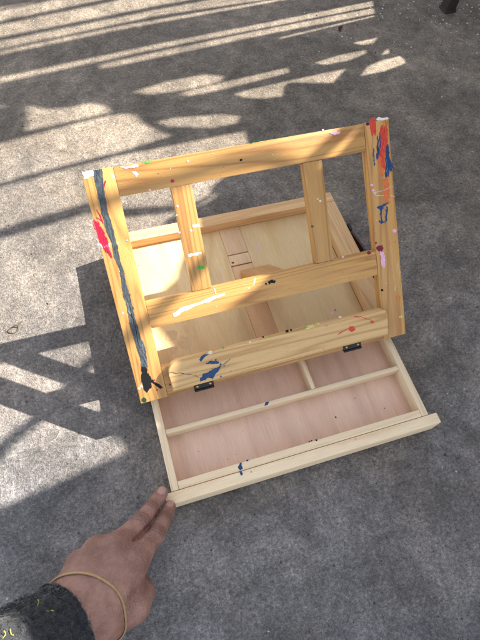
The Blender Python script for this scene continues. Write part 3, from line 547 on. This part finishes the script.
# ledge with rounded upper corners
x0, x1, s0, s1, r = 0.0372, 0.3025, 0.0085, 0.0420, 0.013
shape = [(x0, s0), (x1, s0), (x1, s1 - 0.007)]
for k in range(1, 7):
    a = math.radians(90 * k / 6)
    shape.append((x1 - 0.007 + 0.007 * math.cos(a), s1 - 0.007 + 0.007 * math.sin(a)))
for k in range(0, 9):
    a = math.radians(90 + 90 * k / 8)
    shape.append((x0 + r + r * math.cos(a), s1 - r + r * math.sin(a)))
board('ledge', easel, M['ledge'], x0, x1, s0, s1, 0.0, 0.009, 'x', FW, 0.0016, PAINT['ledge'] + [('blue', dot(rnd.gauss(0.088, 0.010), rnd.gauss(0.0235, 0.006), rnd.uniform(0.0003, 0.0011), 7)) for _ in range(16)] + specks(0.05, 0.29, 0.012, 0.039, 14), shape)
for xc in (0.0727, 0.2573):
    bm = bmesh.new()
    bx(bm, xc - 0.0115, xc + 0.0115, -0.0005, 0.0068, 0.0, 0.0011, 0.0004)
    bx(bm, xc - 0.0115, xc + 0.0115, -0.0016, -0.0004, -0.006, 0.0010, 0.0004)
    hg = link('hinge', finish(bm, 'hinge'), easel, FW, [M['hinge']])
    bm = bmesh.new()
    for a_, b_ in ((-0.0113, -0.0042), (-0.0038, 0.0038), (0.0042, 0.0113)):
        tube(bm, [Vector((xc + a_, -0.0014, 0.0012)), Vector((xc + b_, -0.0014, 0.0012))], 0.0014, 12)
    link('barrel', finish(bm, 'barrel'), hg, FW, [M['hinge']])
    for dx in (-0.0075, 0.0075):
        bm = bmesh.new()
        bmesh.ops.create_uvsphere(bm, u_segments=12, v_segments=8, radius=0.0017)
        for vv in bm.verts: vv.co.z *= 0.4
        link('screw', finish(bm, 'screw'), hg, FW @ Matrix.Translation((xc + dx, 0.0032, 0.0012)), [M['brass']])

# prop leg from the middle rail down onto the prop rail
top = FW @ Vector((0.184, 0.096, -T))
bot = Vector((0.184, 0.1500, 0.0290))
ax = (bot - top)
ln = ax.length
ax.normalize()
side = Vector((1, 0, 0)); nn = ax.cross(side)
PW = Matrix(((ax.x, side.x, nn.x, top.x), (ax.y, side.y, nn.y, top.y), (ax.z, side.z, nn.z, top.z), (0, 0, 0, 1)))
if PW.to_3x3().determinant() < 0: PW = PW @ Matrix.Diagonal((1, -1, 1, 1))
bm = bmesh.new()
bx(bm, 0.004, ln, -0.021, 0.021, -0.006, 0.005, 0.001)
link('prop_leg', finish(bm, 'prop_leg'), easel, PW, [M['orange']])

# carrying strap on the right side of the box
bm = bmesh.new()
pts = []
for k in range(25):
    a = k / 24
    pts.append(Vector((W + 0.002 + 0.011 * math.sin(math.pi * a) ** 0.7, 0.075 + 0.115 * a, 0.026)))
for k in range(24):
    p, q = pts[k], pts[k + 1]
    t_ = (q - p).normalized(); o_ = Vector((t_.y, -t_.x, 0)) * 0.0015
rows = []
for k, p in enumerate(pts):
    t_ = (pts[min(k + 1, 24)] - pts[max(k - 1, 0)]).normalized(); o_ = Vector((t_.y, -t_.x, 0)) * 0.0016
    rows.append([bm.verts.new(p + o_ + Vector((0, 0, 0.008))), bm.verts.new(p - o_ + Vector((0, 0, 0.008))), bm.verts.new(p - o_ - Vector((0, 0, 0.008))), bm.verts.new(p + o_ - Vector((0, 0, 0.008)))])
for k in range(24):
    for j in range(4):
        bm.faces.new((rows[k][j], rows[k][(j + 1) % 4], rows[k + 1][(j + 1) % 4], rows[k + 1][j]))
bm.faces.new(rows[0][::-1]); bm.faces.new(rows[-1])
strap = link('carrying_strap', finish(bm, 'carrying_strap'), easel, None, [M['leather']])
for y in (0.080, 0.185):
    bm = bmesh.new(); bx(bm, W + 0.0052, W + 0.0092, y - 0.006, y + 0.006, 0.016, 0.0365, 0.0008)
    link('strap_clip', finish(bm, 'strap_clip'), strap, None, [M['hinge']])

# ------------------------------------------------------------------ the hand
def cone(P, a, b):
    A, B = np.array(a[:3]), np.array(b[:3])
    ba = B - A
    t = np.clip(((P - A) @ ba) / (ba @ ba), 0, 1)
    d = np.linalg.norm(P - A - t[:, None] * ba, axis=1)
    return d - (a[3] + t * (b[3] - a[3]))
def smin(a, b, k):
    h = np.clip(0.5 + 0.5 * (b - a) / k, 0, 1)
    return b * (1 - h) + a * h - k * h * (1 - h)
def chain(P, js, k=0.004):
    d = None
    for a, b in zip(js[:-1], js[1:]):
        c = cone(P, a, b)
        d = c if d is None else smin(d, c, k)
    return d
J = JOINTS
UP = np.array([0.0, 0.0, 1.0])
def fin_frame(T_, Dj):
    f = np.array(T_[:3]) - np.array(Dj[:3]); f /= np.linalg.norm(f)
    nrm = UP - f * (UP @ f); nrm /= np.linalg.norm(nrm)
    return f, nrm, np.cross(f, nrm)
def nail_mask(P, js):
    f, nr, sd = fin_frame(js[0], js[1])
    q = P - np.array(js[0][:3])
    r = js[0][3]
    a, b, c = (q @ f + 0.0012) / (r * 0.84), (q @ sd) / (r * 0.62), q @ nr
    d = (np.abs(a) ** 2.6 + np.abs(b) ** 2.6) ** (1 / 2.6)
    return np.where(c > r * 0.35, np.clip((1.0 - d) / 0.12, 0, 1), 0)
def hand_sdf(P):
    p = None
    for k in ('m_idx', 'm_mid', 'm_ring', 'm_pin', 'palm', 'web'):
        d = chain(P, J[k])
        p = d if p is None else smin(p, d, 0.012)
    p = smin(p, chain(P, J['arm'], 0.01), 0.022)
    p = smin(p, chain(P, J['thumb'], 0.006), 0.012)
    # tendons
    for k in ('m_idx', 'm_mid', 'm_ring'):
        a, b = [np.array(x[:3]) for x in J[k]]
        ra, rb = J[k][0][3], J[k][1][3]
        A = tuple(a + UP * (ra - 0.0006)) + (0.0034,)
        B = tuple(a + (b - a) * 0.7 + UP * (ra + (rb - ra) * 0.7 - 0.0014)) + (0.0026,)
        p = smin(p, cone(P, A, B), 0.004)
    tot = None
    for k, kk in (('mid', 0.006), ('idx', 0.006), ('ring', 0.007), ('pinky', 0.007)):
        js = J[k]
        f = chain(P, js, 0.003)
        for q in js[1:3]:                                   # knuckle swellings
            c = np.array(q[:3]) + UP * q[3] * 0.35
            f = smin(f, np.linalg.norm(P - c, axis=1) - q[3] * 0.74, 0.004)
        if k in ('mid', 'idx'):
            f = f - 0.00035 * nail_mask(P, js)
        r = smin(p, f, kk)
        tot = r if tot is None else smin(tot, r, 0.0010)
    mp, ip, mm, im = [np.array(J[a_][b_][:3]) for a_, b_ in (('mid', 2), ('idx', 2), ('mid', 3), ('idx', 3))]
    g0 = (mp + ip) / 2 + UP * 0.0050                       # cleft between the two straight fingers
    g1 = (mp + ip) / 2 * 0.35 + (mm + im) / 2 * 0.65 + UP * 0.0095
    gr = cone(P, tuple(g0) + (0.0010,), tuple(g1) + (0.0006,))
    return -smin(-tot, gr, 0.004)

def surface_nets(fn, lo, hi, h):
    nx, ny, nz = [int(math.ceil((b_ - a_) / h)) + 1 for a_, b_ in zip(lo, hi)]
    gx, gy, gz = np.meshgrid(np.arange(nx), np.arange(ny), np.arange(nz), indexing='ij')
    P = np.stack([gx.ravel(), gy.ravel(), gz.ravel()], 1) * h + np.array(lo)
    Dv = np.concatenate([fn(P[i:i + 400000]) for i in range(0, len(P), 400000)]).reshape(nx, ny, nz)
    ins = Dv < 0
    acc = np.zeros((nx - 1, ny - 1, nz - 1, 3)); cnt = np.zeros((nx - 1, ny - 1, nz - 1))
    cn = [(i, j, k) for i in (0, 1) for j in (0, 1) for k in (0, 1)]
    sl = lambda A, o: A[o[0]:nx - 1 + o[0], o[1]:ny - 1 + o[1], o[2]:nz - 1 + o[2]]
    for a_ in cn:
        for ax_ in range(3):
            if a_[ax_]: continue
            b_ = list(a_); b_[ax_] = 1; b_ = tuple(b_)
            da, db = sl(Dv, a_), sl(Dv, b_)
            cross = (da < 0) != (db < 0)
            t = np.where(cross, da / np.where(cross, da - db, 1), 0)
            for c_ in range(3):
                acc[..., c_] += np.where(cross, a_[c_] + (t if c_ == ax_ else 0), 0)
            cnt += cross
    act = cnt > 0
    idx = -np.ones(act.shape, int); idx[act] = np.arange(act.sum())
    base = np.argwhere(act)
    V = (base + acc[act] / cnt[act][:, None]) * h + np.array(lo)
    F = []
    for ax_ in range(3):
        u, w = (ax_ + 1) % 3, (ax_ + 2) % 3
        A = [slice(None)] * 3; B = [slice(None)] * 3
        A[ax_] = slice(0, -1); B[ax_] = slice(1, None)
        cr = ins[tuple(A)] != ins[tuple(B)]
        pos = np.argwhere(cr)
        ok = (pos[:, u] > 0) & (pos[:, w] > 0) & (pos[:, u] < (nx, ny, nz)[u] - 1) & (pos[:, w] < (nx, ny, nz)[w] - 1)
        pos = pos[ok]
        flip = ins[tuple(A)][tuple(pos.T)]
        q = []
        for du, dw in ((-1, -1), (0, -1), (0, 0), (-1, 0)):
            p2 = pos.copy(); p2[:, u] += du; p2[:, w] += dw
            q.append(idx[tuple(p2.T)])
        q = np.stack(q, 1)
        q[~flip] = q[~flip][:, ::-1]
        F.append(q)
    return V, np.concatenate(F)

lo, hi = (-0.168, -0.235, 0.008), (0.018, -0.082, 0.165)
V, F = surface_nets(hand_sdf, lo, hi, 0.0013)
def grad(P, e=0.0004):
    g = np.stack([hand_sdf(P + np.eye(3)[i] * e) - hand_sdf(P - np.eye(3)[i] * e) for i in range(3)], 1)
    return g / (np.linalg.norm(g, axis=1)[:, None] + 1e-9)
me = bpy.data.meshes.new('person')
me.from_pydata(V.tolist(), [], F.tolist())
bm = bmesh.new(); bm.from_mesh(me)
bmesh.ops.subdivide_edges(bm, edges=bm.edges[:], cuts=1, use_grid_fill=True)
bm.to_mesh(me); bm.free()
N = len(me.vertices)
P = np.empty(N * 3); me.vertices.foreach_get('co', P); P = P.reshape(-1, 3)
for _ in range(2):
    P = P - grad(P) * np.clip(hand_sdf(P), -0.001, 0.001)[:, None]
G = grad(P)
attr = np.zeros((N, 4)); attr[:, 3] = 1
crease = np.zeros(N)
nrs = np.random.RandomState(3)
for k in ('mid', 'idx'):
    js = J[k]
    attr[:, 1] = np.maximum(attr[:, 1], nail_mask(P, js))
    for i, (half, amp) in ((1, (0.0035, 0.6)), (2, (0.0058, 0.75)), (3, (0.006, 0.2))):
        c = np.array(js[i][:3])
        f = np.array(js[i - 1][:3]) - c; f /= np.linalg.norm(f)
        nr = UP - f * (UP @ f); nr /= np.linalg.norm(nr); sd = np.cross(f, nr)
        q = P - c
        a, bb, cc = q @ f, q @ sd, q @ nr
        own = (np.linalg.norm(q, axis=1) < js[i][3] * 1.7) & (cc > 0)
        w = own * np.exp(-(a / half) ** 2) * np.clip(cc / (js[i][3] * 0.6), 0, 1)
        attr[:, 0] = np.maximum(attr[:, 0], w * (1.0 if i < 3 else 0.5))
        for off in np.arange(-half * 0.8, half + 1e-6, 0.0027):
            o2 = off + nrs.uniform(-0.0004, 0.0004)
            curve = o2 * (1 + 25 * np.abs(bb)) + 0.00025 * np.sin(bb * 700 + nrs.uniform(0, 6))
            crease = np.maximum(crease, own * amp * np.exp(-((a - curve) / 0.00055) ** 2) * np.clip(cc / (js[i][3] * 0.5), 0, 1))
attr[:, 2] = crease
P = P - G * (crease * 0.0003)[:, None]
me.vertices.foreach_set('co', P.ravel())
ca = me.color_attributes.new('skin', 'FLOAT_COLOR', 'POINT')
ca.data.foreach_set('color', attr.ravel())
for p in me.polygons: p.use_smooth = True
m, n, l, b = new_mat('skin')
tc = n.new('ShaderNodeTexCoord'); v = tc.outputs['Object']
at = n.new('ShaderNodeAttribute'); at.attribute_name = 'skin'
sp = n.new('ShaderNodeSeparateColor'); l.new(at.outputs['Color'], sp.inputs[0])
n1 = noise(n, l, v, 55, 4, 0.6); n2 = noise(n, l, v, 420, 3, 0.6); n3 = noise(n, l, v, 1500, 2, 0.6)
c = ramp(n, l, n1, [(0.38, (0.215, 0.105, 0.078)), (0.62, (0.335, 0.183, 0.145))])
c = mix(n, l, mathn(n, l, 'MULTIPLY', ramp(n, l, n2, [(0.45, 0.0), (0.7, 1.0)]), 0.25), c, (0.24, 0.115, 0.09))
c = mix(n, l, mathn(n, l, 'MULTIPLY', sp.outputs[0], 0.6), c, (0.16, 0.075, 0.06))
c = mix(n, l, mathn(n, l, 'MULTIPLY', sp.outputs[2], 0.7), c, (0.09, 0.04, 0.033))
c = mix(n, l, mathn(n, l, 'MULTIPLY', sp.outputs[1], 0.75), c, (0.47, 0.30, 0.26))
l.new(c, b.inputs['Base Color'])
b.inputs['Subsurface Weight'].default_value = 0.12
b.inputs['Subsurface Radius'].default_value = (1.0, 0.35, 0.2)
b.inputs['Subsurface Scale'].default_value = 0.004
l.new(mathn(n, l, 'SUBTRACT', 0.52, mathn(n, l, 'MULTIPLY', sp.outputs[1], 0.22)), b.inputs['Roughness'])
vo = n.new('ShaderNodeTexVoronoi'); vo.inputs['Scale'].default_value = 620; l.new(v, vo.inputs['Vector'])
wr = noise(n, l, mapping(n, l, v, (260, 60, 60)), 1.0, 3, 0.6, 0.5)
hh = mathn(n, l, 'ADD', mathn(n, l, 'MULTIPLY', vo.outputs['Distance'], 0.8), n2)
hh = mathn(n, l, 'ADD', hh, mathn(n, l, 'MULTIPLY', wr, 1.0))
hh = mathn(n, l, 'MULTIPLY', hh, mathn(n, l, 'SUBTRACT', 1.0, sp.outputs[1]))
bump(n, l, b, hh, 0.6, 0.0012)
person = link('person', me, None, None, [m])
tag(person, 'left hand in dark fleece sleeve pressing two fingertips on the drawer corner', 'person')

# rubber band round the wrist
A_, B_, C_ = [Vector(p) for p in BAND]
ctr = Vector((-0.0800, -0.1760, 0.066))
pn = (B_ - A_).cross(C_ - A_).normalized()
ctr = ctr - pn * (ctr - A_).dot(pn)
e1 = (A_ - ctr).normalized(); e2 = pn.cross(e1)
loop = []
ts = np.linspace(0.004, 0.06, 220)
for k in range(96):
    a = 2 * math.pi * k / 96
    dr = np.array(e1 * math.cos(a) + e2 * math.sin(a))
    pp = np.array(ctr)[None] + ts[:, None] * dr
    dd = hand_sdf(pp)
    hit = np.where(dd > 0.0004)[0]
    r_ = ts[hit[0]] if len(hit) else 0.03
    loop.append(r_)
loop = np.array(loop)
for _ in range(6): loop = (np.roll(loop, 1) + 2 * loop + np.roll(loop, -1)) / 4
loop = np.maximum(loop, 0) + 0.0004
bm = bmesh.new(); rows = []
for k in range(96):
    a = 2 * math.pi * k / 96
    dr = e1 * math.cos(a) + e2 * math.sin(a)
    p = ctr + dr * loop[k]
    rows.append([bm.verts.new(p + pn * (0.0012 * cu_) + dr * (0.0007 * cv_)) for cu_, cv_ in ((-1, -.6), (-1, .6), (-.5, 1), (.5, 1), (1, .6), (1, -.6))])
for k in range(96):
    for j in range(6):
        bm.faces.new((rows[k][j], rows[k][(j + 1) % 6], rows[(k + 1) % 96][(j + 1) % 6], rows[(k + 1) % 96][j]))
bmesh.ops.recalc_face_normals(bm, faces=bm.faces[:])
M['band'] = simple('tan_rubber', (0.50, 0.33, 0.17), 0.5)
link('wristband', finish(bm, 'wristband', 60), person, None, [M['band']])

# fleece sleeve
m, n, l, b = new_mat('dark_fleece')
tc = n.new('ShaderNodeTexCoord')
nv = noise(n, l, tc.outputs['Object'], 260, 3)
l.new(mix(n, l, nv, (0.012, 0.014, 0.019), (0.04, 0.044, 0.054)), b.inputs['Base Color'])
b.inputs['Roughness'].default_value = 0.95
b.inputs['Sheen Weight'].default_value = 0.45
b.inputs['Specular IOR Level'].default_value = 0.1
M['fleece'] = m
from mathutils import noise as mnoise
S0, S1, S2 = [Vector(p) for p in SLEEVE]
axis_pts = []
for k in range(90):
    t = k / 89
    axis_pts.append(S0 * (1 - t) ** 2 + S1 * 2 * t * (1 - t) + S2 * t * t)
bm = bmesh.new()
SEG = 220
rows = []; prev = None
prof = [(2, 0.030), (1, 0.034), (0, 0.0380)] + [(k, 0.0395 + 0.005 * min(1, k / 50) + (0.0015 if k < 6 else 0)) for k in range(0, 90)]
tufts = []
for k, r in prof:
    p = axis_pts[k]
    tg = (axis_pts[min(k + 1, 89)] - axis_pts[max(k - 1, 0)]).normalized()
    a0 = Vector((0, 0, 1)); a0 = (a0 - tg * a0.dot(tg)).normalized(); b0 = tg.cross(a0)
    row = []
    for j in range(SEG):
        th = 2 * math.pi * j / SEG
        dr = a0 * math.cos(th) + b0 * math.sin(th)
        q = p + dr * r
        dsp = 0.0016 * mnoise.noise(q * 150) + 0.0011 * mnoise.noise(q * 330) + 0.002 * mnoise.noise(q * 45)
        q2 = q + dr * dsp + tg * (0.0012 * mnoise.noise(q * 150 + Vector((5, 1, 2))))
        row.append(bm.verts.new(q2))
        tufts.append((q2.copy(), dr, tg))
    rows.append(row)
for i in range(len(rows) - 1):
    for j in range(SEG):
        j2 = (j + 1) % SEG
        bm.faces.new((rows[i][j], rows[i][j2], rows[i + 1][j2], rows[i + 1][j]))
for q, dr, tg in [rnd.choice(tufts) for _ in range(60000)]:
    q = q + tg * rnd.uniform(-0.0006, 0.0006) + dr.cross(tg) * rnd.uniform(-0.0006, 0.0006)
    k_ = q * 260
    cl = Vector((mnoise.noise(k_), mnoise.noise(k_ + Vector((7, 3, 1))), mnoise.noise(k_ + Vector((2, 9, 5)))))
    d = (dr * 0.55 + cl * 2.2 + Vector((rnd.gauss(0, .25), rnd.gauss(0, .25), rnd.gauss(0, .25)))).normalized()
    if d.dot(dr) < 0.05: d = (d + dr * (0.25 - d.dot(dr))).normalized()
    s = d.orthogonal().normalized() * 0.00016
    L = rnd.uniform(0.0010, 0.0026)
    e = q + d * L + cl * 0.0018
    mid_ = q + d * L * 0.55
    q = q - dr * 0.0005
    v4 = [bm.verts.new(x) for x in (q - s, q + s, mid_ + s, mid_ - s, e)]
    bm.faces.new(v4[:4]); bm.faces.new((v4[3], v4[2], v4[4]))
sleeve = link('sleeve', finish(bm, 'sleeve', 180), person, None, [M['fleece']])
M['thread'] = simple('yellow_thread', (0.45, 0.42, 0.08), 0.7)
from mathutils.bvhtree import BVHTree
sleeve_tree = BVHTree.FromPolygons([v_.co.copy() for v_ in sleeve.data.vertices], [tuple(p_.vertices) for p_ in sleeve.data.polygons])
for q0 in THREADS:
    bm = bmesh.new()
    q0 = sleeve_tree.find_nearest(Vector(q0))[0]
    q0 = q0 + (cam.location - q0).normalized() * 0.0012
    dv = Vector((rnd.uniform(-1, 1), rnd.uniform(-1, 1), 0)).normalized()
    pts = [q0 + dv * (0.0008 * (k - 3)) + Vector((0, 0, 0.0005 * math.sin(k * 1.4))) + Vector((-dv.y, dv.x, 0)) * (0.0010 * math.sin(k * 0.75 + dv.x * 3)) for k in range(7)]
    tube(bm, pts, 0.00045, 6)
    link('thread', finish(bm, 'thread', 60), sleeve, None, [M['thread']])

# ------------------------------------------------------------------ litter on the concrete
M['leaf'] = simple('dry_leaf', (0.14, 0.045, 0.03), 0.7)
bm = bmesh.new()
pts = []
for k in range(9):
    t = k / 8; w = 0.0055 * math.sin(math.pi * min(1, t * 1.02)) ** 0.8 + 0.0003
    c0 = Vector((-0.016 + 0.032 * t, 0.004 * math.sin(3 * t), 0.001 + 0.004 * t * t))
    pts.append([bm.verts.new(c0 + Vector((0, w, 0.0025 * w / 0.0055))), bm.verts.new(c0 + Vector((0, 0, 0.0005))), bm.verts.new(c0 + Vector((0, -w, 0.003 * w / 0.0055)))])
for k in range(8):
    for j in range(2): bm.faces.new((pts[k][j], pts[k][j + 1], pts[k + 1][j + 1], pts[k + 1][j]))
bmesh.ops.solidify(bm, geom=bm.faces[:], thickness=0.0004)
leaf = link('fallen_leaf', finish(bm, 'fallen_leaf', 60), None, Matrix.Translation((0.539, 0.682, 0.0008)) @ Matrix.Rotation(0.9, 4, 'Z') @ Matrix.Scale(0.65, 4), [M['leaf']])
tag(leaf, 'small reddish brown dry leaf lying on shaded concrete behind the easel', 'leaf')
M['twig'] = simple('dry_twig', (0.10, 0.085, 0.06), 0.8)
bm = bmesh.new()
pts = [Vector((0.009 * math.cos(a) * (1 + 0.3 * math.sin(a)), 0.006 * math.sin(a), 0.002 + 0.002 * math.cos(a * 0.7))) for a in np.linspace(0.3, 6.6, 22)] + [Vector((0.014, 0.004, 0.0012)), Vector((0.019, 0.007, 0.001))]
tube(bm, pts, 0.0011, 6)
tw = link('curled_twig', finish(bm, 'curled_twig', 60), None, Matrix.Translation((-0.140, 0.1615, 0.0)) @ Matrix.Rotation(0.4, 4, 'Z') @ Matrix.Scale(0.72, 4), [M['twig']])
tag(tw, 'tiny curled dry twig lying on sunlit concrete left of the easel', 'twig')
m_chip = simple('pale_chips', (0.62, 0.6, 0.56), 0.8)
m_chip2 = simple('dark_chips', (0.06, 0.05, 0.04), 0.8)
bm = bmesh.new()
for k in range(1300):
    if k < 520: x, y = rnd.gauss(0.80, 0.14), rnd.gauss(0.74, 0.10)
    else: x, y = rnd.uniform(-0.2, 0.95), rnd.uniform(-0.35, 1.0)
    if -0.02 < x < W + 0.03 and -0.12 < y < D + 0.02: continue
    if -0.2 < x < 0.02 and -0.25 < y < -0.08: continue
    r = rnd.uniform(0.0004, 0.0018) ** 1.0 * (1.25 if k < 520 else 0.7)
    n_ = rnd.randint(4, 6); a0 = rnd.uniform(0, 6)
    base = [bm.verts.new((x + r * rnd.uniform(.6, 1.3) * math.cos(a0 + i * 6.283 / n_), y + r * rnd.uniform(.6, 1.3) * math.sin(a0 + i * 6.283 / n_), 0.0)) for i in range(n_)]
    tp = bm.verts.new((x, y, r * rnd.uniform(0.4, 1.0)))
    mi = 1 if rnd.random() < (0.3 if k < 520 else 0.6) else 0
    for i in range(n_):
        f = bm.faces.new((base[i], base[(i + 1) % n_], tp)); f.material_index = mi
chips = link('stone_chips', finish(bm, 'stone_chips', 20), None, None, [m_chip, m_chip2])
tag(chips, 'pale grit and stone chips scattered over the concrete by the post', 'grit', 'stuff')
